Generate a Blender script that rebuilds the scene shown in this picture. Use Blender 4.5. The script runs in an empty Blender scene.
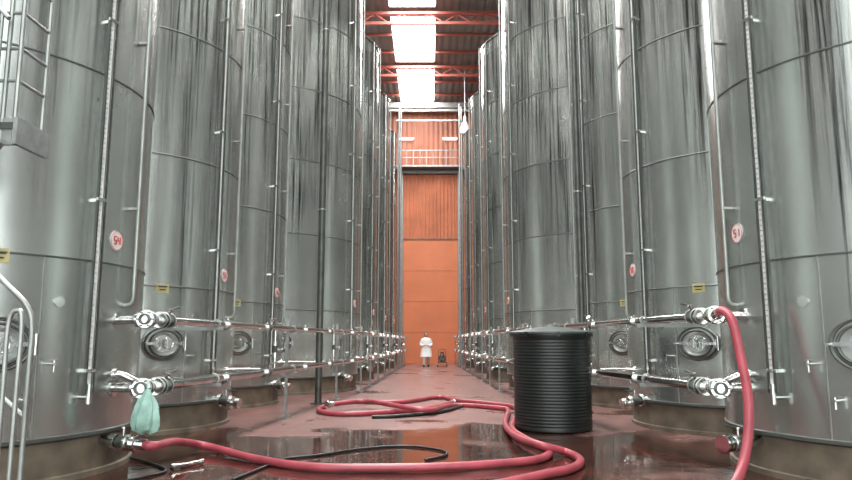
import bpy, math, random
from mathutils import Vector, Matrix
random.seed(7)
sc = bpy.context.scene
sc.view_settings.view_transform = 'Standard'
R = math.radians

# ------------------------------------------------------------ materials
def new_mat(name):
    m = bpy.data.materials.new(name); m.use_nodes = True
    nt = m.node_tree
    return m, nt, nt.nodes['Principled BSDF']
def simple(name, col, rough=0.5, metal=0.0, noise=0.0, nscale=8.0, emis=None, es=0):
    m, nt, b = new_mat(name)
    b.inputs['Roughness'].default_value = rough
    b.inputs['Metallic'].default_value = metal
    b.inputs['Base Color'].default_value = (*col, 1)
    if noise > 0:
        tc = nt.nodes.new('ShaderNodeTexCoord')
        n = nt.nodes.new('ShaderNodeTexNoise'); n.inputs['Scale'].default_value = nscale
        n.inputs['Detail'].default_value = 5
        nt.links.new(tc.outputs['Object'], n.inputs['Vector'])
        r = nt.nodes.new('ShaderNodeValToRGB')
        r.color_ramp.elements[0].position = 0.3; r.color_ramp.elements[1].position = 0.7
        r.color_ramp.elements[0].color = (*[c*(1-noise) for c in col], 1)
        r.color_ramp.elements[1].color = (*[min(1, c*(1+noise*0.6)) for c in col], 1)
        nt.links.new(n.outputs['Fac'], r.inputs['Fac'])
        nt.links.new(r.outputs['Color'], b.inputs['Base Color'])
    if emis:
        b.inputs['Emission Color'].default_value = (*emis, 1)
        b.inputs['Emission Strength'].default_value = es
    return m

def tank_mat():
    m, nt, b = new_mat('tank_steel')
    N, L = nt.nodes.new, nt.links.new
    tc = N('ShaderNodeTexCoord'); oi = N('ShaderNodeObjectInfo')
    mul = N('ShaderNodeMath'); mul.operation = 'MULTIPLY'; mul.inputs[1].default_value = 40
    L(oi.outputs['Random'], mul.inputs[0])
    off = N('ShaderNodeVectorMath'); off.operation = 'ADD'
    L(tc.outputs['Object'], off.inputs[0]); L(mul.outputs[0], off.inputs[1])
    mp = N('ShaderNodeMapping'); mp.inputs['Scale'].default_value = (9.0, 9.0, 0.20)
    L(off.outputs[0], mp.inputs['Vector'])
    n1 = N('ShaderNodeTexNoise'); n1.inputs['Scale'].default_value = 1.7; n1.inputs['Detail'].default_value = 6
    n1.inputs['Roughness'].default_value = 0.7
    L(mp.outputs[0], n1.inputs['Vector'])
    r1 = N('ShaderNodeValToRGB'); r1.color_ramp.elements[0].position = 0.48; r1.color_ramp.elements[1].position = 0.61
    L(n1.outputs['Fac'], r1.inputs['Fac'])
    sep = N('ShaderNodeSeparateXYZ'); L(tc.outputs['Object'], sep.inputs[0])
    n2 = N('ShaderNodeTexNoise'); n2.inputs['Scale'].default_value = 1.3; n2.inputs['Detail'].default_value = 4
    mp2 = N('ShaderNodeMapping'); mp2.inputs['Scale'].default_value = (2.4, 2.4, 0.03)
    L(off.outputs[0], mp2.inputs['Vector']); L(mp2.outputs[0], n2.inputs['Vector'])
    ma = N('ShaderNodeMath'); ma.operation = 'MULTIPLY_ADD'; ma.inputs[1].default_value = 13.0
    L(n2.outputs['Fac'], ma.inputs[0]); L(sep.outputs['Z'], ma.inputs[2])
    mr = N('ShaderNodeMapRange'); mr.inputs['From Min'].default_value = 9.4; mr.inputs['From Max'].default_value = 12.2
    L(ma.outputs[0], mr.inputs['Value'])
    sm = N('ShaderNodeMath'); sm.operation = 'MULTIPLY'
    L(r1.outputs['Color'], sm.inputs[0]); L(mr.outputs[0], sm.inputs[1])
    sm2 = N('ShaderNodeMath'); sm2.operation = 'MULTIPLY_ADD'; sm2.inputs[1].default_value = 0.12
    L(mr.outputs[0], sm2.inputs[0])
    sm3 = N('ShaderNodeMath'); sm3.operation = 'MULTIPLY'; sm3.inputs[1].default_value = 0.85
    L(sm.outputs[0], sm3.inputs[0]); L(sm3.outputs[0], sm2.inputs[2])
    dv = N('ShaderNodeMath'); dv.operation = 'MULTIPLY_ADD'; dv.inputs[1].default_value = 1/1.85; dv.inputs[2].default_value = -2.0/1.85
    L(sep.outputs['Z'], dv.inputs[0])
    fl = N('ShaderNodeMath'); fl.operation = 'FLOOR'; L(dv.outputs[0], fl.inputs[0])
    ad = N('ShaderNodeMath'); ad.operation = 'ADD'; L(fl.outputs[0], ad.inputs[0]); L(mul.outputs[0], ad.inputs[1])
    wn = N('ShaderNodeTexWhiteNoise'); wn.noise_dimensions = '1D'; L(ad.outputs[0], wn.inputs['W'])
    base = N('ShaderNodeMix'); base.data_type = 'RGBA'
    base.inputs[6].default_value = (0.55, 0.585, 0.555, 1); base.inputs[7].default_value = (0.68, 0.715, 0.685, 1)
    L(wn.outputs['Value'], base.inputs[0])
    n3 = N('ShaderNodeTexNoise'); n3.inputs['Scale'].default_value = 0.9; n3.inputs['Detail'].default_value = 5
    L(off.outputs[0], n3.inputs['Vector'])
    mot = N('ShaderNodeMix'); mot.data_type = 'RGBA'; mot.blend_type = 'MULTIPLY'; mot.inputs[0].default_value = 0.28
    L(base.outputs[2], mot.inputs[6]); L(n3.outputs['Fac'], mot.inputs[7])
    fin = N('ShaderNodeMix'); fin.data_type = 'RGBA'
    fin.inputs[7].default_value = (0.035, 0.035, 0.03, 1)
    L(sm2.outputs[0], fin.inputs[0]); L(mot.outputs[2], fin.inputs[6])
    L(fin.outputs[2], b.inputs['Base Color'])
    b.inputs['Metallic'].default_value = 0.86
    rr = N('ShaderNodeMapRange'); rr.inputs['To Min'].default_value = 0.19; rr.inputs['To Max'].default_value = 0.31
    L(n3.outputs['Fac'], rr.inputs['Value']); L(rr.outputs[0], b.inputs['Roughness'])
    bp = N('ShaderNodeBump'); bp.inputs['Strength'].default_value = 0.18; bp.inputs['Distance'].default_value = 0.05
    n4 = N('ShaderNodeTexNoise'); n4.inputs['Scale'].default_value = 1.6; n4.inputs['Detail'].default_value = 0.5
    L(off.outputs[0], n4.inputs['Vector']); L(n4.outputs['Fac'], bp.inputs['Height'])
    L(bp.outputs[0], b.inputs['Normal'])
    return m

def floor_mat():
    m, nt, b = new_mat('wet_red_floor')
    N, L = nt.nodes.new, nt.links.new
    tc = N('ShaderNodeTexCoord'); sep = N('ShaderNodeSeparateXYZ'); L(tc.outputs['Object'], sep.inputs[0])
    n1 = N('ShaderNodeTexNoise'); n1.inputs['Scale'].default_value = 0.6; n1.inputs['Detail'].default_value = 6
    L(tc.outputs['Object'], n1.inputs['Vector'])
    m1 = N('ShaderNodeMath'); m1.operation = 'MULTIPLY_ADD'; m1.inputs[1].default_value = 8.0
    L(n1.outputs['Fac'], m1.inputs[0])
    m0 = N('ShaderNodeMath'); m0.operation = 'MULTIPLY_ADD'; m0.inputs[1].default_value = -1.0
    m0.inputs[2].default_value = 1.0*(10.1-17)   # object origin sits at y=17
    L(sep.outputs['Y'], m0.inputs[0])
    m0b = N('ShaderNodeMath'); m0b.operation = 'MAXIMUM'; m0b.inputs[1].default_value = -1.0; L(m0.outputs[0], m0b.inputs[0])
    m0c = N('ShaderNodeMath'); m0c.operation = 'MINIMUM'; m0c.inputs[1].default_value = 1.2; L(m0b.outputs[0], m0c.inputs[0])
    L(m0c.outputs[0], m1.inputs[2])
    wet = N('ShaderNodeMapRange'); wet.inputs['From Min'].default_value = 3.6; wet.inputs['From Max'].default_value = 4.3
    L(m1.outputs[0], wet.inputs['Value'])
    n2 = N('ShaderNodeTexNoise'); n2.inputs['Scale'].default_value = 2.2; n2.inputs['Detail'].default_value = 9
    n2.inputs['Roughness'].default_value = 0.65
    L(tc.outputs['Object'], n2.inputs['Vector'])
    cr = N('ShaderNodeValToRGB'); cr.color_ramp.elements[0].position = 0.3; cr.color_ramp.elements[1].position = 0.7
    cr.color_ramp.elements[0].color = (0.135, 0.062, 0.055, 1); cr.color_ramp.elements[1].color = (0.27, 0.145, 0.13, 1)
    L(n2.outputs['Fac'], cr.inputs['Fac'])
    cw = N('ShaderNodeValToRGB'); cw.color_ramp.elements[0].position = 0.38; cw.color_ramp.elements[1].position = 0.72
    cw.color_ramp.elements[0].color = (0.022, 0.012, 0.009, 1); cw.color_ramp.elements[1].color = (0.11, 0.038, 0.028, 1)
    L(n2.outputs['Fac'], cw.inputs['Fac'])
    mx = N('ShaderNodeMix'); mx.data_type = 'RGBA'
    L(wet.outputs[0], mx.inputs[0]); L(cr.outputs['Color'], mx.inputs[6]); L(cw.outputs['Color'], mx.inputs[7])
    L(mx.outputs[2], b.inputs['Base Color'])
    rr = N('ShaderNodeMapRange'); rr.inputs['To Min'].default_value = 0.33; rr.inputs['To Max'].default_value = 0.05
    L(wet.outputs[0], rr.inputs['Value']); L(rr.outputs[0], b.inputs['Roughness'])
    bp = N('ShaderNodeBump'); bp.inputs['Strength'].default_value = 0.16; bp.inputs['Distance'].default_value = 0.02
    n4 = N('ShaderNodeTexNoise'); n4.inputs['Scale'].default_value = 5; n4.inputs['Detail'].default_value = 3
    L(tc.outputs['Object'], n4.inputs['Vector']); L(n4.outputs['Fac'], bp.inputs['Height'])
    L(bp.outputs[0], b.inputs['Normal'])
    return m

def corrugated(name, col, pitch=0.25, axis='X', strength=0.8, rough=0.5):
    m, nt, b = new_mat(name)
    N, L = nt.nodes.new, nt.links.new
    tc = N('ShaderNodeTexCoord')
    w = N('ShaderNodeTexWave'); w.bands_direction = axis; w.inputs['Scale'].default_value = 2*math.pi/20/pitch
    L(tc.outputs['Object'], w.inputs['Vector'])
    n = N('ShaderNodeTexNoise'); n.inputs['Scale'].default_value = 0.8; n.inputs['Detail'].default_value = 4
    L(tc.outputs['Object'], n.inputs['Vector'])
    cr = N('ShaderNodeValToRGB')
    cr.color_ramp.elements[0].position = 0.3; cr.color_ramp.elements[1].position = 0.7
    cr.color_ramp.elements[0].color = (*[c*0.75 for c in col], 1); cr.color_ramp.elements[1].color = (*[c*1.1 for c in col], 1)
    L(n.outputs['Fac'], cr.inputs['Fac']); L(cr.outputs['Color'], b.inputs['Base Color'])
    bp = N('ShaderNodeBump'); bp.inputs['Strength'].default_value = strength; bp.inputs['Distance'].default_value = 0.05
    L(w.outputs['Fac'], bp.inputs['Height']); L(bp.outputs[0], b.inputs['Normal'])
    b.inputs['Roughness'].default_value = rough
    return m

M = {}
M['tank'] = tank_mat()
M['floor'] = floor_mat()
M['steel'] = simple('polished_steel', (0.66, 0.67, 0.65), 0.15, 1.0, 0.25, 6)
M['dullsteel'] = simple('dull_steel', (0.36, 0.38, 0.36), 0.4, 0.7, 0.2, 6)
M['dsteel'] = simple('dark_steel', (0.10, 0.11, 0.10), 0.42, 0.6, 0.3, 5)
M['gsteel'] = simple('galvanised_steel', (0.33, 0.35, 0.34), 0.45, 0.5, 0.25, 9)
M['weld'] = simple('weld_bead', (0.12, 0.13, 0.12), 0.5, 0.6)
M['conc'] = simple('stained_concrete', (0.18, 0.145, 0.105), 0.7, 0, 0.5, 3)
M['white'] = simple('white_plate', (0.8, 0.8, 0.78), 0.4)
M['gauge'] = simple('gauge_scale', (0.74, 0.76, 0.74), 0.35, 0.0, 0.15, 14)
M['redp'] = simple('red_print', (0.6, 0.05, 0.04), 0.5)
M['yellow'] = simple('yellow_plate', (0.50, 0.44, 0.20), 0.5, 0, 0.2, 20)
M['black'] = simple('black_rubber', (0.012, 0.012, 0.013), 0.45)
M['hose'] = simple('red_hose_rubber', (0.36, 0.06, 0.08), 0.38, 0, 0.3, 4)
M['plastic'] = simple('black_plastic', (0.010, 0.014, 0.013), 0.40, 0, 0.3, 3)
M['lid'] = simple('black_plastic_lid', (0.08, 0.095, 0.09), 0.4, 0, 0.3, 3)
M['rtruss'] = simple('red_truss_paint', (0.34, 0.08, 0.06), 0.5)
M['wall'] = corrugated('orange_cladding', (0.40, 0.145, 0.085), 0.3)
M['swall'] = corrugated('grey_cladding', (0.26, 0.26, 0.24), 0.3, 'Y')
M['fwall'] = simple('added_wall_sheet', (0.18, 0.18, 0.17), 0.6, 0, 0.2, 1.0)
M['roof'] = corrugated('roof_sheet', (0.15, 0.12, 0.105), 0.35, 'X', 0.9)
M['doorf'] = simple('orange_door_paint', (0.66, 0.20, 0.085), 0.5, 0, 0.12, 0.6)
M['doorc'] = corrugated('orange_door_ribbed', (0.60, 0.205, 0.105), 0.22, 'X', 1.0)
M['glow'] = simple('skylight_translucent', (0.9, 0.9, 0.88), 0.5, emis=(1, 1, 0.99), es=8)
M['tube'] = simple('fluorescent_tube', (0.9, 0.9, 0.9), 0.5, emis=(1, 1, 1), es=4)
M['bag'] = simple('green_plastic_bag', (0.30, 0.50, 0.43), 0.35, 0, 0.3, 10)
M['skin'] = simple('skin', (0.55, 0.32, 0.24), 0.5)
M['hair'] = simple('dark_hair', (0.03, 0.02, 0.015), 0.5)
M['coat'] = simple('white_cotton', (0.88, 0.87, 0.85), 0.8)
M['trouser'] = simple('light_trouser', (0.40, 0.38, 0.37), 0.8)
M['pump'] = simple('pump_stand_in_paint', (0.09, 0.03, 0.025), 0.5)
M['shoe'] = simple('shoe_leather', (0.02, 0.02, 0.02), 0.5)

# ------------------------------------------------------------ mesh builder
class B:
    def __init__(s): s.v = []; s.f = []; s.m = []; s.sm = []; s.mats = []
    def mi(s, k):
        if k not in s.mats: s.mats.append(k)
        return s.mats.index(k)
    def add(s, vs, fs, mat, smooth=True, T=None):
        o = len(s.v)
        s.v += [(T @ Vector(p)) if T is not None else Vector(p) for p in vs]
        i = s.mi(mat)
        for f in fs:
            s.f.append([o+a for a in f]); s.m.append(i); s.sm.append(smooth)
    def box(s, c, d, mat, T=None, rot=None):
        x, y, z = d[0]/2, d[1]/2, d[2]/2
        vs = [Vector(p) for p in ((-x,-y,-z),(x,-y,-z),(x,y,-z),(-x,y,-z),(-x,-y,z),(x,-y,z),(x,y,z),(-x,y,z))]
        if rot is not None: vs = [rot @ p for p in vs]
        vs = [p+Vector(c) for p in vs]
        s.add(vs, [(0,3,2,1),(4,5,6,7),(0,1,5,4),(1,2,6,5),(2,3,7,6),(3,0,4,7)], mat, False, T)
    def lathe(s, prof, mat, seg=24, T=None, smooth=True, sx=1, sy=1):
        vs = []; fs = []
        for r, h in prof:
            for k in range(seg):
                a = 2*math.pi*k/seg
                vs.append((r*math.cos(a)*sx, r*math.sin(a)*sy, h))
        for i in range(len(prof)-1):
            for k in range(seg):
                k2 = (k+1) % seg
                fs.append((i*seg+k, i*seg+k2, (i+1)*seg+k2, (i+1)*seg+k))
        fs.append(tuple(range(seg-1, -1, -1)))
        fs.append(tuple(range((len(prof)-1)*seg, len(prof)*seg)))
        s.add(vs, fs, mat, smooth, T)
    def cyl(s, a, b, r, mat, seg=14, r2=None, T=None):
        s.tube([a, b], r, mat, seg, T=T, r2=r2)
    def tube(s, pts, r, mat, seg=12, closed=False, T=None, r2=None):
        pts = [Vector(p) for p in pts]; n = len(pts)
        vs = []; fs = []; nrm = None
        for i, p in enumerate(pts):
            if closed: t = pts[(i+1) % n]-pts[i-1]
            else: t = pts[min(i+1, n-1)]-pts[max(i-1, 0)]
            t.normalize()
            if nrm is None:
                nrm = t.orthogonal().normalized()
            else:
                nrm = (nrm - t*nrm.dot(t)).normalized()
            bn = t.cross(nrm)
            rr = r if r2 is None else r+(r2-r)*i/(n-1)
            for k in range(seg):
                a = 2*math.pi*k/seg
                vs.append(p+nrm*math.cos(a)*rr+bn*math.sin(a)*rr)
        m = n if closed else n-1
        for i in range(m):
            j = (i+1) % n
            for k in range(seg):
                k2 = (k+1) % seg
                fs.append((i*seg+k, i*seg+k2, j*seg+k2, j*seg+k))
        if not closed:
            fs.append(tuple(range(seg-1, -1, -1))); fs.append(tuple(range((n-1)*seg, n*seg)))
        s.add(vs, fs, mat, True, T)
    def torus(s, c, ax, R_, r, mat, n=28, seg=8, T=None):
        ax = Vector(ax).normalized(); u = ax.orthogonal().normalized(); w = ax.cross(u)
        s.tube([Vector(c)+(u*math.cos(2*math.pi*i/n)+w*math.sin(2*math.pi*i/n))*R_ for i in range(n)], r, mat, seg, True, T)
    def obj(s, name, loc=(0, 0, 0), parent=None, bevel=0):
        me = bpy.data.meshes.new(name)
        L0 = Vector(loc) if parent is None else Vector((0, 0, 0))
        me.from_pydata([p-L0 for p in s.v], [], s.f)
        for k in s.mats: me.materials.append(M[k])
        for p, i, sm in zip(me.polygons, s.m, s.sm): p.material_index = i; p.use_smooth = sm
        try: me.set_sharp_from_angle(angle=R(40))
        except Exception: pass
        me.update()
        o = bpy.data.objects.new(name, me); sc.collection.objects.link(o)
        o.location = L0
        if parent is not None: o.parent = parent
        return o

def spline(pts, k=8):
    pts = [Vector(p) for p in pts]; out = []
    P = [pts[0]*2-pts[1]]+pts+[pts[-1]*2-pts[-2]]
    for i in range(1, len(P)-2):
        a, b, c, d = P[i-1], P[i], P[i+1], P[i+2]
        for j in range(k):
            t = j/k
            out.append(0.5*((2*b)+(c-a)*t+(2*a-5*b+4*c-d)*t*t+(3*b-a-3*c+d)*t**3))
    out.append(pts[-1]); return out

# ------------------------------------------------------------ fittings
def flange(b, p, ax, r, mat='steel', w=0.05):
    p = Vector(p); ax = Vector(ax).normalized()
    b.cyl(p-ax*w, p-ax*w*0.15, r, mat, 18); b.cyl(p+ax*w*0.15, p+ax*w, r, mat, 18)
    b.torus(p, ax, r*0.9, w*0.32, mat, 20, 6)
def bvalve(b, p, ax, r, up, mat='steel'):
    """butterfly valve: two clamped flanges, body, stem and lever"""
    p = Vector(p); ax = Vector(ax).normalized(); up = Vector(up).normalized()
    b.cyl(p-ax*0.05, p+ax*0.05, r*1.25, 'dsteel', 18)
    flange(b, p-ax*0.09, ax, r*1.55, mat, 0.025); flange(b, p+ax*0.09, ax, r*1.55, mat, 0.025)
    b.cyl(p, p+up*(r+0.09), 0.014, mat, 10)
    b.cyl(p+up*(r+0.08), p+up*(r+0.095), 0.03, mat, 12)
    b.tube([p+up*(r+0.09), p+up*(r+0.10)+ax*0.07, p+up*(r+0.12)+ax*0.17], 0.011, 'dsteel', 8)

SEG = {'0':'abcdef','1':'bc','2':'abged','3':'abgcd','4':'fgbc','5':'afgcd','6':'afgedc','7':'abc','8':'abcdefg','9':'abcdfg'}
def digits(b, txt, T, h):
    w = h*0.5; t = h*0.16
    for i, ch in enumerate(txt):
        x0 = (i-(len(txt)-1)/2)*h*0.8
        pos = {'a':(0,h/2,w,t),'g':(0,0,w,t),'d':(0,-h/2,w,t),'f':(-w/2,h/4,t,h/2),'b':(w/2,h/4,t,h/2),'e':(-w/2,-h/4,t,h/2),'c':(w/2,-h/4,t,h/2)}
        for sgm in SEG[ch]:
            px, pz, sx, sz = pos[sgm]
            b.box((x0+px, -0.008, pz), (sx, 0.006, sz), 'redp', T)

# ------------------------------------------------------------ tanks
def make_tank(cx, cy, rad, side, num, H=12.2, man=46, detail=True):
    """side=-1 left row, +1 right row. Fittings face the aisle, turned to the near end by angle phi."""
    b = B(); C = Vector((cx, cy, 0))
    TC = Matrix.Translation(C)
    inn = -side
    def frame(phi, h, out=0.0):
        n = Vector((inn*math.cos(R(phi)), -math.sin(R(phi)), 0))
        right = Vector((0, 0, 1)).cross(n)
        m = Matrix.Identity(4)
        m.col[0][:3] = right; m.col[1][:3] = -n; m.col[2][:3] = (0, 0, 1)
        m.translation = C+n*(rad+out)+Vector((0, 0, h))
        return m
    b.lathe([(rad-0.02, 0.0), (rad-0.02, 0.05), (rad-0.05, 0.06), (rad-0.05, 0.36)], 'conc', 64, TC)
    b.lathe([(rad-0.03, 0.36), (rad+0.012, 0.38), (rad+0.012, 0.41), (rad, 0.42)], 'weld', 64, TC)
    hs = [0.41]+[2.0+1.85*i for i in range(9) if 2.0+1.85*i < H]+[H]
    prof = []
    for h in hs: prof.append((rad, h))
    prof += [(rad+0.03, H), (rad+0.03, H+0.06), (rad-0.02, H+0.1), (rad*0.6, H+0.45), (rad*0.25, H+0.65), (0.3, H+0.68), (0.3, H+0.9)]
    b.lathe(prof, 'tank', 96, TC)
    for h in hs[1:-1]:
        b.torus(C+Vector((0, 0, h)), (0, 0, 1), rad+0.001, 0.012, 'weld', 96, 5)
    for i in range(len(hs)-1):
        ph = [35, -20, 62][i % 3]
        fr = frame(ph, 0)
        b.box((0, 0.002, (hs[i]+hs[i+1])/2), (0.010, 0.012, hs[i+1]-hs[i]), 'dullsteel', fr)
    g = frame(21, 0.08, 0.09)
    b.box((0, 0, 6.15), (0.07, 0.012, 10.9), 'gauge', g)
    b.box((-0.042, -0.008, 6.15), (0.016, 0.03, 10.9), 'dsteel', g)
    b.box((0.042, -0.008, 6.15), (0.016, 0.03, 10.9), 'dsteel', g)
    b.cyl((0.022, -0.016, 0.72), (0.022, -0.016, 11.6), 0.008, 'steel', 8, T=g)
    for i in range(100 if detail else 0):
        b.box((-0.016, -0.008, 0.9+i*0.05), (0.02 if i % 2 else 0.03, 0.004, 0.005), 'dsteel', g)
    for h in (0.9, 2.5, 4.3, 6.1, 8.0, 9.8):
        b.box((0, 0.045, h), (0.03, 0.1, 0.03), 'steel', g)
        b.box((0, -0.015, h), (0.11, 0.02, 0.03), 'steel', g)
    b.cyl((0, 0.13, 0.66), (0, -0.02, 0.66), 0.02, 'steel', 10, T=g)
    b.cyl((0, -0.02, 0.60), (0, -0.02, 0.78), 0.025, 'steel', 10, T=g)
    c = frame(3, 0, 0.09)
    b.cyl((0, 0, 1.75), (0, 0, H+0.1), 0.02, 'dullsteel', 10, T=c)
    b.tube(spline([(0, 0, 1.78), (0, -0.0, 1.68), (0, 0.03, 1.62), (0, 0.12, 1.6)], 4), 0.02, 'dullsteel', 10, T=c)
    for h in (2.6, 4.4, 6.3, 8.1, 10):
        b.box((0, 0.045, h), (0.06, 0.1, 0.025), 'dullsteel', c)
    l = frame(10 if side < 0 else 6, 2.24 if side < 0 else 2.33, 0.004)
    b.lathe([(0.1, -0.002), (0.1, 0.004)], 'white', 28, l @ Matrix.Rotation(R(90), 4, 'X'))
    b.torus((0, -0.005, 0), (0, 1, 0), 0.095, 0.003, 'redp', 24, 5, T=l)
    digits(b, num, l, 0.075)
    l = frame(man+1, 1.97, 0.004)
    b.box((0, 0, 0), (0.17, 0.01, 0.12), 'yellow', l)
    b.box((0, -0.006, 0.02), (0.12, 0.004, 0.015), 'black', l); b.box((0, -0.006, -0.02), (0.09, 0.004, 0.015), 'black', l)
    b.lathe([(0.05, 0), (0.05, 0.012)], 'steel', 16, frame(30, 1.6, 0.0) @ Matrix.Rotation(R(90), 4, 'X'))
    mw = frame(man, 1.22, 0)
    RX = mw @ Matrix.Rotation(R(90), 4, 'X')
    b.lathe([(0.27, -0.12), (0.27, 0.05), (0.285, 0.055), (0.285, 0.075), (0.25, 0.08), (0.24, 0.06)], 'steel', 40, RX, sx=1.0, sy=0.82)
    b.lathe([(0.245, 0.05), (0.24, 0.085), (0.2, 0.095), (0.17, 0.075), (0.1, 0.045), (0.02, 0.04)], 'dullsteel', 40, RX, sx=1.0, sy=0.82)
    b.torus((0, -0.09, 0), (0, 1, 0), 0.21, 0.018, 'dsteel', 36, 6, T=mw @ Matrix.Diagonal((1, 1, 0.82, 1)))
    b.torus((0, -0.075, 0), (0, 1, 0), 0.268, 0.016, 'dsteel', 36, 6, T=mw @ Matrix.Diagonal((1, 1, 0.82, 1)))
    b.box((0, -0.12, 0), (0.5, 0.025, 0.035), 'steel', mw)
    b.cyl((0, -0.05, 0), (0, -0.2, 0), 0.016, 'steel', 10, T=mw)
    b.torus((0, -0.2, 0), (0, 1, 0), 0.07, 0.01, 'steel', 24, 6, T=mw)
    b.box((0, -0.2, 0), (0.14, 0.012, 0.014), 'steel', mw); b.box((0, -0.2, 0), (0.014, 0.012, 0.14), 'steel', mw)
    b.cyl((0.29, -0.1, -0.09), (0.29, -0.1, 0.09), 0.02, 'steel', 10, T=mw); b.box((0.28, -0.04, 0), (0.05, 0.12, 0.12), 'steel', mw)
    b.cyl((-0.27, -0.08, 0), (-0.27, -0.18, 0), 0.018, 'steel', 10, T=mw)
    if cy > 8:
        o = frame(14 if rad < 2 else 30, 0.42, 0)
        b.cyl((0, 0.05, 0), (0, -0.36, -0.06), 0.05, 'steel', 16, T=o)
        q = lambda p: (o @ Vector(p)); dv = (o.to_3x3() @ Vector((0, -1, -0.18)))
        bvalve(b, q((0, -0.18, -0.03)), dv, 0.06, (0, 0, 1))
        flange(b, q((0, -0.37, -0.06)), dv, 0.075, 'steel', 0.03)
    for ph, h in ((32, 1.05), (38, 0.75)):
        s_ = frame(ph, h, 0)
        b.cyl((0, 0.02, 0), (0, -0.12, 0), 0.014, 'steel', 8, T=s_)
        b.cyl((0, -0.1, 0.03), (0, -0.1, -0.07), 0.012, 'steel', 8, T=s_)
        b.box((0, -0.1, 0.04), (0.07, 0.012, 0.01), 'steel', s_)
    b.obj('wine_tank', C)

small = [7.2, 10.9, 14.6]
big = [(19.0, 1.95), (24.3, 1.88), (29.6, 1.8), (34.9, 1.72)]
nl = ['54', '55', '56', '57', '58', '59', '60']; nr = ['51', '50', '49', '48', '47', '46', '45']
for side, nums in ((-1, nl), (1, nr)):
    for i, y in enumerate(small): make_tank(side*4.9, y, 1.8, side, nums[i])
    for i, (y, x0) in enumerate(big):
        if side > 0 and i == 0: x0 = 2.07
        make_tank(side*(x0+2.55), y, 2.55, side, nums[3+i], 11.7, 68, False)

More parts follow.
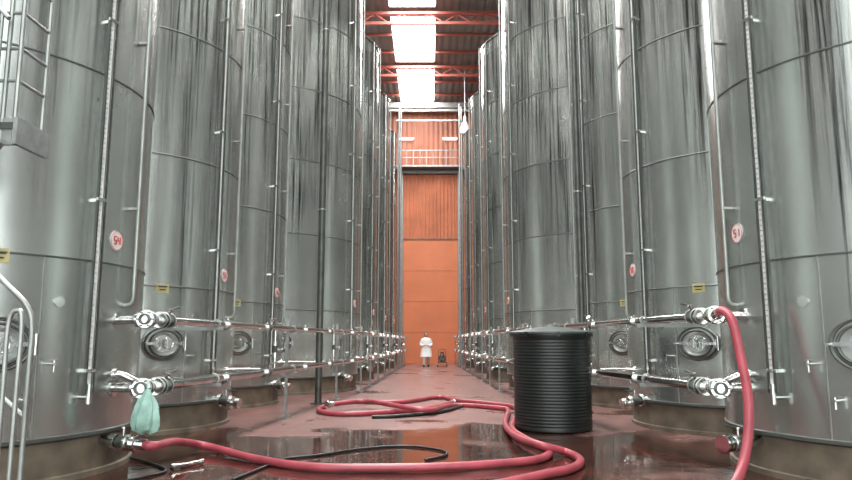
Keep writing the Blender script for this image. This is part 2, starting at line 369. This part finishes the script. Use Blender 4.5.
# ------------------------------------------------------------ manifolds
def px_x(y):
    K = [(5.9, 2.85), (6.5, 2.8), (14.5, 2.08), (18.2, 1.68), (40, 1.30)]
    for (a, xa), (c, xc) in zip(K, K[1:]):
        if y <= c: return xa+(xc-xa)*(y-a)/(c-a)
    return K[-1][1]
def manifold(side):
    b = B(); H1, H2 = (1.46 if side < 0 else 1.50), 0.80
    for h, y0, r in ((H1, 6.86, 0.042), (H2, 6.86, 0.05)):
        P = [(side*px_x(y), y, h) for y in (y0, 10.4, 14.5, 18.2, 24, 30, 39.5)]
        b.tube(P, r, 'steel', 16)
        ys = [8.9, 12.6, 14.7, 16.6, 20, 22.5, 25.5, 28, 31, 34, 37]
        for y in ys:
            d = Vector((side*(px_x(y+.1)-px_x(y-.1)), .2, 0)); flange(b, (side*px_x(y), y, h), d, r+0.03, 'steel', 0.025)
        for y in (10.9, 14.9, 19, 24.3, 29.6, 34.9):
            yy = y-0.35
            if y > 15.5: yy = y-0.5
            d = Vector((side*(px_x(yy+.1)-px_x(yy-.1)), .2, 0))
            bvalve(b, (side*px_x(yy), yy, h), d, r, (-side*0.6, -0.3, 0.9))
            X = px_x(yy+0.3)
            face = 3.12 if y < 15.5 else None
            if face is None:
                x0 = {19: 1.95, 24.3: 1.88, 29.6: 1.8, 34.9: 1.72}[y]
                face = x0+2.55-math.sqrt(2.55**2-0.2**2)
            b.tube([(side*X, yy+0.3, h), (side*(X+0.08), yy+0.3, h+0.02), (side*(face+0.03), yy+0.3, h+0.02)], 0.03, 'steel', 12)
            b.cyl((side*(face-0.03), yy+0.3, h+0.02), (side*(face-0.0), yy+0.3, h+0.02), 0.06, 'steel', 16)
            if h == H1:
                b.cyl((side*X, yy+0.45, H2), (side*X, yy+0.45, H1), 0.026, 'steel', 12)
                bvalve(b, (side*X, yy+0.45, (H1+H2)/2), (0, 0, 1), 0.03, (-side, 0, 0))
    for y in (8.6, 11.9, 15.6, 18.2, 20.6, 23, 25.6, 28, 31, 33.5, 36.5, 39):
        x = side*(px_x(y))
        if y > 9:
            b.box((x+side*0.09, y, 0.82), (0.045, 0.045, 1.64), 'gsteel')
            b.box((x+side*0.09, y, 0.012), (0.16, 0.16, 0.024), 'gsteel')
        else:
            b.box((x+side*0.3, y, H1-0.06), (0.78, 0.04, 0.04), 'gsteel'); b.box((x+side*0.3, y, H2-0.07), (0.78, 0.04, 0.04), 'gsteel')
        for h, r in ((H1, 0.042), (H2, 0.05)):
            b.box((x+side*0.02, y, h-r-0.015), (0.2, 0.05, 0.025), 'gsteel')
            b.torus((x, y, h), (0, 1, 0), r+0.008, 0.009, 'gsteel', 16, 5)
    for h, r in ((H1, 0.042), (H2, 0.05)):
        X = px_x(7.0)
        b.cyl((side*X, 7.0, h), (side*3.13, 7.0, h), r, 'steel', 16)
        flange(b, (side*(X+0.14), 7.0, h), (side, 0, 0), r+0.035, 'steel', 0.025)
        b.cyl((side*3.10, 7.0, h), (side*3.14, 7.0, h), r+0.04, 'steel', 18)
        for yy, rr in ((6.84, r+0.042), (6.92, r+0.03), (7.12, r+0.035), (7.2, r+0.035), (7.34, r+0.03)):
            b.cyl((side*px_x(yy), yy-0.016, h), (side*px_x(yy), yy+0.016, h), rr, 'steel', 22)
            b.torus((side*px_x(yy), yy, h), (0, 1, 0), rr, 0.009, 'dullsteel', 22, 6)
        b.lathe([(r-0.002, 0), (r+0.012, 0.002), (r+0.012, 0.03), (r-0.004, 0.03), (r-0.006, 0.005)], 'dsteel', 22, Matrix.Translation((side*px_x(6.8), 6.83, h)) @ Matrix.Rotation(R(90), 4, 'X'))
        for k in range(6):
            a = R(60*k)
            b.cyl((side*px_x(6.84)+math.cos(a)*(r+0.03), 6.80, h+math.sin(a)*(r+0.03)), (side*px_x(6.84)+math.cos(a)*(r+0.03), 6.84, h+math.sin(a)*(r+0.03)), 0.008, 'dsteel', 6)
        bvalve(b, (side*px_x(7.28), 7.28, h), (side*-0.09, 1, 0), r*0.9, (-side*0.4, -0.2, 0.9))
    b.tube(spline([(side*3.16, 6.9, H2+0.13), (side*3.02, 6.9, H2+0.13), (side*2.93, 6.92, H2+0.09), (side*2.84, 6.98, H2+0.03)], 6), 0.036, 'steel', 14)
    flange(b, (side*3.05, 6.9, H2+0.13), (1, 0, 0), 0.065, 'steel', 0.022)
    b.obj('pipe_manifold', (side*2.2, 12, 0))
manifold(-1); manifold(1)

for nm, x, y, r in (('steel_column', -2.27, 14.5, 0.07), ('steel_column', 2.75, 12.75, 0.055)):
    b = B()
    b.lathe([(r+0.09, 0), (r+0.09, 0.02), (r+0.005, 0.025), (r, 0.1), (r, 15.5)], 'dsteel', 20, Matrix.Translation((x, y, 0)))
    for h in (1.5, 4, 8, 12): b.torus((x, y, h), (0, 0, 1), r+0.003, 0.012, 'gsteel', 20, 6)
    b.obj(nm, (x, y, 0))

# ------------------------------------------------------------ black drum
b = B()
prof = [(0.52, 0.0), (0.55, 0.02)]
h = 0.06
while h < 1.26:
    prof += [(0.553, h), (0.548, h+0.010), (0.548, h+0.020), (0.553, h+0.030)]
    h += 0.044
prof += [(0.56, 1.32), (0.585, 1.33), (0.585, 1.355), (0.56, 1.36)]
TD = Matrix.Translation((1.77, 10.35, 0))
b.lathe(prof, 'plastic', 64, TD)
b.lathe([(0.57, 1.355), (0.60, 1.36), (0.60, 1.385), (0.57, 1.395), (0.35, 1.43), (0.14, 1.46), (0.13, 1.475), (0.12, 1.49), (0.02, 1.495)], 'lid', 64, TD)
for a in range(0, 360, 45):
    b.box((1.77+0.59*math.cos(R(a)), 10.35+0.59*math.sin(R(a)), 1.35), (0.04, 0.04, 0.07), 'plastic', None, Matrix.Rotation(R(a), 3, 'Z'))
b.obj('black_plastic_vat', (1.77, 10.35, 0))

# ------------------------------------------------------------ hoses on floor
CAM_H = 1.24; PITCH = math.atan(102/700)
def fp(x, y, h=0.045):
    a = (x-430)/700; v = (240-y)/700
    dz = math.sin(PITCH)+v*math.cos(PITCH); dy = math.cos(PITCH)-v*math.sin(PITCH)
    k = (CAM_H-h)/(-dz)
    return Vector((round(a*k, 3), round(dy*k, 3), h))
def hose(name, pts, r, mat, ends=True, k=8):
    b = B(); P = spline(pts, k); b.tube(P, r, mat, 14)
    if ends:
        for p, q in ((P[0], P[1]), (P[-1], P[-2])):
            d = (p-q).normalized()
            b.cyl(p-d*0.06, p+d*0.06, r*1.25, 'steel', 14); b.cyl(p+d*0.05, p+d*0.09, r*1.6, 'steel', 16)
    b.obj(name, (P[0].x, P[0].y, 0))
r = 0.042
A = [Vector((-2.70, 6.70, 0.30)), Vector((-2.56, 6.74, 0.28)), fp(175, 442, 0.2), fp(205, 446, 0.08), fp(255, 459), fp(310, 467), (fp(370, 468)), fp(440, 467), fp(505, 463), fp(542, 458),
     fp(548, 449), fp(526, 439), fp(512, 428), fp(516, 415), fp(514, 407), fp(490, 403.5), fp(455, 400), fp(438, 397), fp(400, 402), fp(350, 402), fp(322, 407), fp(322, 412), fp(350, 414), fp(400, 411), fp(436, 407), fp(452, 402)]
hose('red_wine_hose', A, r, 'hose', True, 8)
Bp = [fp(330, 404.5, 0.13), fp(365, 401, 0.14), fp(400, 406.5, 0.14), fp(430, 410, 0.1), fp(455, 405), fp(500, 408), fp(508, 411), fp(505, 424, ), fp(516, 436.5, 0.1), fp(540, 445,0.13), fp(566, 452), fp(580, 460), fp(572, 468), fp(545, 474), fp(510, 482), fp(450, 492)]
hose('red_wine_hose', Bp, r, 'hose', True, 8)
C3 = [Vector((2.74, 6.74, 1.50)), Vector((2.74, 6.6, 1.53)), Vector((2.76, 6.45, 1.43)), Vector((2.77, 6.35, 1.12)), Vector((2.75, 6.2, 0.75)), Vector((2.65, 6.05, 0.4)), Vector((2.5, 5.9, 0.16)), Vector((2.27, 5.65, 0.047)), Vector((1.9, 5.0, 0.047)), Vector((1.5, 4.0, 0.047)), Vector((1.7, 2.5, 0.047))]
hose('red_wine_hose', C3, 0.042, 'hose')
hose('black_cable', [fp(100, 440, 0.3), fp(115, 454, 0.06), fp(145, 462, 0.015), fp(165, 470, 0.015), fp(150, 476, 0.015), fp(120, 482, 0.015)], 0.014, 'black', False)
hose('black_cable', [fp(232, 480, 0.015), fp(262, 468, 0.015), fp(285, 459, 0.015), fp(320, 455, 0.015), fp(360, 449, 0.015), fp(405, 446, 0.015), fp(440, 450, 0.015), fp(446, 455, 0.015), fp(425, 460, 0.015)], 0.014, 'black', False)
hose('black_cable', [fp(372, 417, 0.03), fp(400, 416, 0.03), fp(440, 412, 0.03), fp(462, 406, 0.03)], 0.03, 'black', False)
hose('hose_coupling', [fp(178, 466, 0.03), fp(195, 463, 0.03)], 0.018, 'steel', True)

# ------------------------------------------------------------ drain outlets of the near tanks
def outlet(side):
    b = B(); x = side*2.72; y = 6.86; h = 0.31
    b.cyl((side*3.2, 6.95, h), (x, 6.72, h-0.01), 0.045, 'steel', 16)
    ax = Vector((-side*0.48, -0.23, -0.01)).normalized(); p0 = Vector((x, 6.72, h-0.01))
    for d_, rr in ((0.0, 0.085), (-0.06, 0.075), (-0.13, 0.08), (-0.28, 0.075), (-0.33, 0.075)):
        b.cyl(p0+ax*(d_-0.014), p0+ax*(d_+0.014), rr, 'steel', 20)
    bvalve(b, p0-ax*0.2, ax, 0.048, (0, 0, 1))
    b.obj('drain_valve', (x, y, 0))
outlet(-1); outlet(1)

# ------------------------------------------------------------ plastic bag hanging on the lower left line
b = B()
vs = []; fs = []; n = 28
pr = [(0.025, 0.80), (0.04, 0.76), (0.07, 0.71), (0.10, 0.64), (0.115, 0.56), (0.12, 0.48), (0.11, 0.43), (0.05, 0.405)]
bx, by = -2.64, 6.66
for i, (rr, h) in enumerate(pr):
    for k in range(n):
        a = 2*math.pi*k/n; w = 1+0.2*math.sin(7*a+i*0.7)*min(1, i/2)
        vs.append((bx+rr*w*math.cos(a), by+rr*w*0.5*math.sin(a), h+0.012*math.sin(4*a)*(i/7)))
for i in range(len(pr)-1):
    for k in range(n): fs.append((i*n+k, i*n+(k+1) % n, (i+1)*n+(k+1) % n, (i+1)*n+k))
fs.append(tuple(range(n))[::-1]); fs.append(tuple(range((len(pr)-1)*n, len(pr)*n)))
b.add(vs, fs, 'bag')
b.tube([(bx, by, 0.79), (bx-0.05, by+0.12, 0.87), (bx-0.1, by+0.24, 0.86)], 0.008, 'bag', 6)
b.obj('plastic_bag', (bx, by, 0.34))

# ------------------------------------------------------------ access staircase (switchback), lower left
b = B()
ya, yb = 4.25, 4.70
n = 8
D = -0.10
for i in range(n):
    x = -2.62+D-0.23*i; h_ = 0.18+0.19*i
    b.box((x-0.1, (ya+yb)/2, h_), (0.25, yb-ya, 0.035), 'gsteel')
for yy in (ya, yb):
    b.tube([(-2.5+D, yy, 0.04), (-4.4+D, yy, 1.62)], 0.045, 'gsteel', 6)
    b.tube(spline([(-2.56+D, yy, 0.0), (-2.56+D, yy, 1.0), (-2.56+D, yy, 1.32), (-2.6+D, yy, 1.47), (-2.75+D, yy, 1.62), (-3.2+D, yy, 2.0), (-4.4+D, yy, 2.9)], 6), 0.018, 'dullsteel', 10)
    b.tube([(-2.56+D, yy, 0.75), (-4.4+D, yy, 2.25)], 0.014, 'dullsteel', 8)
    for x in (-3.1, -3.7, -4.35):
        b.cyl((x+D, yy, (-x-2.5)*0.83), (x+D, yy, (-x-2.5)*0.83+1.35), 0.017, 'dullsteel', 8)
G = -0.03
b.tube(spline([(-2.44+G, ya, 0.0), (-2.44+G, ya, 0.9), (-2.44+G, ya, 1.35), (-2.47+G, ya, 1.43), (-2.52+G, ya, 1.35), (-2.52+G, ya, 0.9), (-2.52+G, ya, 0)], 6), 0.015, 'dullsteel', 10)
b.box((-4.95, 4.7, 1.65), (1.0, 1.3, 0.05), 'gsteel')
for x, y in ((-5.4, 4.1), (-4.5, 4.1), (-5.4, 5.2)): b.cyl((x, y, 0), (x, y, 2.7), 0.03, 'gsteel', 10)
E_ = -0.30
b.box((-3.55+E_, 5.1, 2.80), (1.7, 0.4, 0.05), 'dsteel')
b.box((-2.71+E_, 5.1, 2.76), (0.03, 0.42, 0.2), 'gsteel'); b.box((-3.55+E_, 4.93, 2.76), (1.7, 0.03, 0.2), 'gsteel')
for i in range(8): b.box((-3.55+E_, 4.97+i*0.042, 2.835), (1.66, 0.01, 0.02), 'gsteel')
for x in (-2.74, -2.83, -2.95, -3.3, -3.8, -4.35):
    b.cyl((x+E_, 4.93, 2.7), (x+E_, 4.93, 3.95), 0.018, 'dullsteel', 8)
for hh in (3.15, 3.4, 3.68, 3.95):
    b.tube([(-2.74+E_, 5.28, hh), (-2.74+E_, 4.93, hh), (-4.35+E_, 4.93, hh)], 0.014, 'dullsteel', 8)
b.cyl((-2.74+E_, 5.28, 2.7), (-2.74+E_, 5.28, 3.95), 0.018, 'dullsteel', 8)
for i in range(8):
    b.box((-3.05+E_-0.2*i, 4.6, 2.95+0.2*i), (0.22, 0.5, 0.03), 'gsteel')
for yy in (4.35, 4.85):
    b.tube([(-2.8+E_, yy, 2.62), (-4.7+E_, yy, 4.55)], 0.05, 'gsteel', 6)
    b.tube([(-2.8+E_, yy, 3.6), (-4.7+E_, yy, 5.5)], 0.018, 'dullsteel', 8)
    for i in range(5): b.cyl((-2.85+E_-0.42*i, yy, 2.66+0.42*i), (-2.85+E_-0.42*i, yy, 3.66+0.42*i), 0.014, 'dullsteel', 8)
for x, y in ((-4.6, 5.25), (-4.6, 4.95)): b.cyl((x, y, 0), (x, y, 2.8), 0.04, 'gsteel', 10)
b.obj('access_staircase', (-3.5, 4.6, 0))

# ------------------------------------------------------------ shell of the hall
def slab(name, c, d, mat):
    b = B(); b.box(c, d, mat); return b.obj(name, c)
slab('floor', (0, 17, -0.1), (26, 62, 0.2), 'floor')
slab('wall_left', (-9.6, 20, 7.75), (0.2, 44.4, 15.5), 'swall')
slab('wall_right', (9.6, 20, 7.75), (0.2, 44.4, 15.5), 'swall')
slab('wall_back', (0, 42.3, 7.75), (19.0, 0.2, 15.5), 'wall')
# unseen front wall behind the camera, added; its openings shape highlights on the tanks
b = B()
yF = -2.4
for x0, x1, z0, z1 in ((-9.5, -7.8, 0, 15.5), (7.8, 9.5, 0, 15.5), (-7.8, 7.8, 12.2, 15.5), (-7.8, 7.8, 5.4, 6.2),
                       (-4.6, -3.6, 0, 5.4), (3.6, 4.6, 0, 5.4), (-2.8, -1.8, 6.2, 12.2), (1.8, 2.8, 6.2, 12.2), (-7.8, -6.6, 6.2, 12.2), (6.6, 7.8, 6.2, 12.2)):
    b.box(((x0+x1)/2, yF, (z0+z1)/2), (x1-x0, 0.15, z1-z0), 'fwall')
b.obj('added_wall_front', (0, yF, 7.75))
b = B()
b.box((-5.725, 20, 15.6), (7.95, 44.4, 0.15), 'roof'); b.box((4.975, 20, 15.6), (9.45, 44.4, 0.15), 'roof')
for y0, y1 in ((-2.2, -1.2), (4, 5), (10, 11), (16, 17), (22, 23), (28.4, 29.2), (34.4, 35.2), (40.4, 42.2)):
    b.box((-0.75, (y0+y1)/2, 15.6), (2.0, y1-y0, 0.15), 'roof')
b.obj('ceiling', (0, 20, 15.6))
bays = [(-1.2, 4), (5, 10), (11, 16), (17, 22), (23, 28.4), (29.2, 34.4), (35.2, 40.4)]
for i, (y0, y1) in enumerate(bays):
    slab('window_%d' % (i+1), (-0.75, (y0+y1)/2, 15.62), (2.0, y1-y0, 0.04), 'glow')
b = B()
for i in range(22):
    y = -1+i*2.0
    b.box((0, y, 15.46), (18.9, 0.07, 0.12), 'rtruss')
b.obj('roof_purlins', (0, 20, 15.46))
for y in (5, 11, 17, 23, 28.6, 34.6):
    b = B()
    b.box((0, y, 14.88), (18.9, 0.12, 0.12), 'rtruss'); b.box((0, y, 15.34), (18.9, 0.12, 0.12), 'rtruss')
    x = -9.0; i = 0
    while x < 9:
        z0, z1 = (14.9, 15.3) if i % 2 == 0 else (15.3, 14.9)
        b.tube([(x, y, z0), (x+0.6, y, z1)], 0.035, 'rtruss', 6); x += 0.6; i += 1
    b.obj('roof_truss', (0, y, 15.1))
b = B()
b.box((0, 39.6, 15.0), (18.9, 0.25, 0.3), 'gsteel'); b.box((0, 39.0, 14.5), (18.9, 0.12, 0.12), 'gsteel')
for x in (-9, -5, 5, 9): b.box((x, 39.3, 14.95), (0.08, 0.6, 1.0), 'gsteel')
b.obj('overhead_cable_tray', (0, 39.3, 14.5))
b = B()
b.box((0.03, 42.14, 3.7), (3.3, 0.1, 7.4), 'doorf')
for k in range(4): b.box((0.03, 42.09, 1.85*k+1.8), (3.3, 0.02, 0.02), 'doorc')
b.box((0.03, 42.14, 9.4), (3.3, 0.1, 4.0), 'doorc')
for i in range(14): b.box((-1.5+i*0.235, 42.08, 9.4), (0.1, 0.05, 3.9), 'doorc')
b.box((0.03, 42.08, 7.42), (3.3, 0.05, 0.06), 'dsteel')
b.obj('door_1', (0.03, 42.14, 0))
slab('trim_1', (-1.7, 42.09, 5.75), (0.12, 0.2, 11.5), 'gsteel')
slab('trim_2', (1.76, 42.09, 5.75), (0.12, 0.2, 11.5), 'gsteel')
slab('trim_3', (0.03, 42.09, 11.6), (3.7, 0.2, 0.2), 'gsteel')
b = B()
b.box((0, 41.7, 11.78), (18.9, 0.98, 0.1), 'gsteel')
for hh in (12.3, 12.75): b.box((0, 41.23, hh), (18.9, 0.04, 0.05), 'gsteel')
for i in range(48): b.box((-9.4+0.4*i, 41.23, 12.27), (0.03, 0.03, 1.0), 'gsteel')
b.obj('catwalk', (0, 41.6, 11.75))
for x in (-1.45, 1.25):
    b = B()
    b.box((x, 42.12, 13.75), (0.95, 0.14, 0.1), 'white'); b.cyl((x-0.42, 42.03, 13.68), (x+0.42, 42.03, 13.68), 0.05, 'tube', 10)
    b.obj('fluorescent_light', (x, 42.05, 13.7))
b = B()
T = Matrix.Translation((1.85, 35.6, 12.2))
b.lathe([(0.28, 0), (0.27, 0.05), (0.2, 0.3), (0.1, 0.5), (0.08, 0.52), (0.08, 0.8), (0.02, 0.85), (0.02, 3.3)], 'white', 24, T)
b.lathe([(0.24, -0.02), (0.25, 0.02)], 'tube', 20, T)
b.obj('bell_pendant_lamp', (1.85, 35.6, 12.2))
b = B()
for x, y in ((-1.62, 37.9), (-1.75, 38.4), (1.66, 37.9), (1.8, 38.4)):
    b.cyl((x, y, 0), (x, y, 14.5), 0.05, 'gsteel', 10)
b.box((0, 38.1, 13.6), (3.8, 0.1, 0.1), 'gsteel')
b.obj('service_pipes', (0, 38, 0))

# ------------------------------------------------------------ wheeled pump standing in for an unidentified dark shape, far end
b = B()
px, py = 0.62, 36.2
b.box((px, py, 0.22), (0.42, 0.8, 0.05), 'pump')
for sx in (-1, 1):
    for sy in (-0.28, 0.28):
        b.cyl((px+sx*0.21, py+sy, 0.1), (px+sx*0.26, py+sy, 0.1), 0.1, 'black', 18)
        b.cyl((px+sx*0.26, py+sy, 0.1), (px+sx*0.27, py+sy, 0.1), 0.04, 'gsteel', 12)
b.cyl((px, py-0.05, 0.42), (px, py+0.36, 0.42), 0.17, 'pump', 22)
for k in range(6): b.torus((px, py+k*0.06, 0.42), (0, 1, 0), 0.175, 0.008, 'pump', 22, 5)
b.cyl((px, py-0.26, 0.40), (px, py-0.05, 0.40), 0.13, 'dsteel', 20)
b.cyl((px, py-0.18, 0.40), (px, py-0.18, 0.62), 0.045, 'steel', 12); flange(b, (px, py-0.18, 0.62), (0, 0, 1), 0.07)
b.cyl((px, py-0.38, 0.40), (px, py-0.26, 0.40), 0.045, 'dsteel', 12); flange(b, (px, py-0.38, 0.40), (0, 1, 0), 0.07, 'dsteel')
b.tube(spline([(px-0.19, py+0.38, 0.22), (px-0.19, py+0.46, 0.75), (px-0.12, py+0.5, 0.85), (px+0.12, py+0.5, 0.85), (px+0.19, py+0.46, 0.75), (px+0.19, py+0.38, 0.22)], 6), 0.018, 'dsteel', 8)
b.box((px, py+0.15, 0.66), (0.2, 0.2, 0.16), 'pump')
b.obj('pump_stand_in', (px, py, 0))

# ------------------------------------------------------------ people
def skinobj(name, V, E, rad, mat, parent, sub=2):
    me = bpy.data.meshes.new(name); me.from_pydata(V, E, []); me.materials.append(M[mat])
    o = bpy.data.objects.new(name, me); sc.collection.objects.link(o); o.parent = parent
    md = o.modifiers.new('Skin', 'SKIN'); md.use_smooth_shade = True
    for i, rr in enumerate(rad):
        sv = me.skin_vertices[0].data[i]; sv.radius = rr if isinstance(rr, tuple) else (rr, rr)
        sv.use_root = (i == 0)
    s = o.modifiers.new('Sub', 'SUBSURF'); s.levels = sub; s.render_levels = sub
    return o
def head(b, c, turn=0.0, tilt=0.0, hair_long=True):
    T = Matrix.Translation(c) @ Matrix.Rotation(turn, 4, 'Z') @ Matrix.Rotation(tilt, 4, 'X')
    b.lathe([(0.012, -0.115), (0.045, -0.105), (0.062, -0.07), (0.072, -0.03), (0.078, 0.02), (0.076, 0.06), (0.06, 0.095), (0.03, 0.112), (0.005, 0.116)], 'skin', 24, T, sx=0.95, sy=1.15)
    b.lathe([(0.004, 0), (0.011, 0.012), (0.007, 0.04), (0.003, 0.05)], 'skin', 10, T @ Matrix.Translation((0, -0.09, -0.035)))
    for s in (-1, 1):
        b.lathe([(0.002, -0.01), (0.011, 0), (0.002, 0.01)], 'white', 10, T @ Matrix.Translation((s*0.03, -0.079, 0.0)))
        b.lathe([(0.002, -0.005), (0.006, 0), (0.002, 0.005)], 'hair', 10, T @ Matrix.Translation((s*0.03, -0.088, 0.0)))
        b.lathe([(0.004, -0.03), (0.014, 0.0), (0.012, 0.02), (0.004, 0.03)], 'skin', 10, T @ Matrix.Translation((s*0.077, 0.005, -0.01)), sx=0.6)
        b.box((s*0.03, -0.088, 0.02), (0.03, 0.006, 0.005), 'hair', T)
    b.box((0, -0.083, -0.06), (0.042, 0.01, 0.01), 'redp', T)
    b.lathe([(0.078, -0.02), (0.09, 0.03), (0.086, 0.075), (0.065, 0.115), (0.03, 0.132), (0.004, 0.135)], 'hair', 24, T @ Matrix.Translation((0, 0.022, 0.004)), sx=0.98, sy=1.05)
    if hair_long:
        b.lathe([(0.03, -0.17), (0.06, -0.14), (0.078, -0.06), (0.086, 0.0), (0.084, 0.04)], 'hair', 20, T @ Matrix.Translation((0, 0.045, 0)), sx=1.15, sy=0.75)
def hand_chain(V, E, rad, wi, base, d, across, curl):
    d = Vector(d).normalized(); ac = Vector(across).normalized(); cu = Vector(curl).normalized(); base = Vector(base)
    pm = len(V); V.append(tuple(base+d*0.05)); rad.append((0.034, 0.016)); E.append((wi, pm))
    for k, (o, L) in enumerate(((-0.03, 0.068), (-0.01, 0.078), (0.01, 0.072), (0.029, 0.056))):
        a = base+d*0.09+ac*o; i = len(V)
        V.append(tuple(a)); V.append(tuple(a+d*L*0.5+cu*0.008)); V.append(tuple(a+d*L*0.85+cu*0.03)); rad += [0.010, 0.009, 0.008]
        E += [(pm, i), (i, i+1), (i+1, i+2)]
    i = len(V); a = base+d*0.035-ac*0.035
    V.append(tuple(a)); V.append(tuple(a+d*0.035-ac*0.02+cu*0.01)); rad += [0.012, 0.009]; E += [(pm, i), (i, i+1)]

PX, PY = -0.2, 36.0
root = bpy.data.objects.new('woman_in_white_coat', None); sc.collection.objects.link(root); root.location = (PX, PY, 0)
V = [(0, 0, 0.92), (0, 0.01, 1.1), (0, 0.015, 1.28), (0, 0.01, 1.40), (0, 0.0, 1.5)]
E = [(0, 1), (1, 2), (2, 3), (3, 4)]; rad = [(0.15, 0.11), (0.13, 0.095), (0.15, 0.1), (0.09, 0.07), (0.048, 0.048)]
for s in (-1, 1):
    i = len(V)
    V += [(s*0.085, 0, 0.84), (s*0.10, -0.015+0.09*s, 0.47), (s*0.11, 0.0+0.16*s, 0.09), (s*0.12, -0.1+0.16*s, 0.04)]
    rad += [0.085, 0.055, 0.038, (0.04, 0.03)]
    E += [(0, i), (i, i+1), (i+1, i+2), (i+2, i+3)]
    j = len(V)
    V += [(s*0.17, 0.01, 1.38), (s*0.24, 0.02, 1.12), (s*0.13, -0.2, 1.05)]
    rad += [0.055, 0.042, 0.028]
    E += [(3, j), (j, j+1), (j+1, j+2)]
    hand_chain(V, E, rad, j+2, V[j+2], (-s*0.8, -0.55, 0.05), (0, 0, -1), (-s*0.4, 0.6, 0))
skinobj('body', V, E, rad, 'skin', root)
b = B()
head(b, Vector((0, -0.01, 1.60)))
b.lathe([(0.29, 0.50), (0.27, 0.7), (0.235, 0.92), (0.195, 1.1), (0.21, 1.28), (0.20, 1.38), (0.13, 1.445), (0.07, 1.475)], 'coat', 32, sx=1.05, sy=0.72)
b.box((0, -0.165, 0.85), (0.006, 0.05, 0.56), 'gsteel')
for s in (-1, 1):
    b.tube(spline([(s*0.15, 0.01, 1.4), (s*0.22, 0.015, 1.28), (s*0.27, 0.02, 1.12), (s*0.21, -0.09, 1.07), (s*0.145, -0.185, 1.052)], 5), 0.075, 'coat', 16, r2=0.045)
    b.tube([(s*0.03, -0.09, 1.46), (s*0.08, -0.135, 1.34), (s*0.03, -0.15, 1.18)], 0.014, 'coat', 8)
    b.box((s*0.13, -0.16, 0.88), (0.12, 0.02, 0.14), 'coat')
    b.tube([(s*0.09, 0.0, 0.8), (s*0.10, -0.015+0.09*s, 0.47), (s*0.11, 0.16*s, 0.1)], 0.095, 'trouser', 16, r2=0.056)
    b.lathe([(0.05, 0), (0.055, 0.02), (0.05, 0.07), (0.035, 0.1)], 'shoe', 16, Matrix.Translation((s*0.115, -0.06+0.16*s, 0)), sy=2.1, sx=0.9)
b.obj('clothes_and_head', parent=root)

# ------------------------------------------------------------ lights
for y0, y1 in bays:
    ld = bpy.data.lights.new('skylight', 'AREA'); ld.shape = 'RECTANGLE'; ld.size = 2.0; ld.size_y = y1-y0
    ld.energy = 1050; ld.color = (1, 1, 0.99)
    lo = bpy.data.objects.new('skylight_daylight', ld); sc.collection.objects.link(lo)
    lo.location = (-0.75, (y0+y1)/2, 15.55)
w = bpy.data.worlds.new('World'); sc.world = w; w.use_nodes = True
bg = w.node_tree.nodes['Background']
bg.inputs['Color'].default_value = (0.95, 1.0, 0.99, 1); bg.inputs['Strength'].default_value = 4.3

# ------------------------------------------------------------ camera
cd = bpy.data.cameras.new('Camera'); cam = bpy.data.objects.new('Camera', cd); sc.collection.objects.link(cam)
cd.sensor_width = 36; cd.lens = 700/852*36; cd.clip_start = 0.05; cd.clip_end = 200
cam.location = (0, 0, CAM_H); cam.rotation_euler = (R(90)+PITCH, 0, math.atan(4/700))
sc.camera = cam
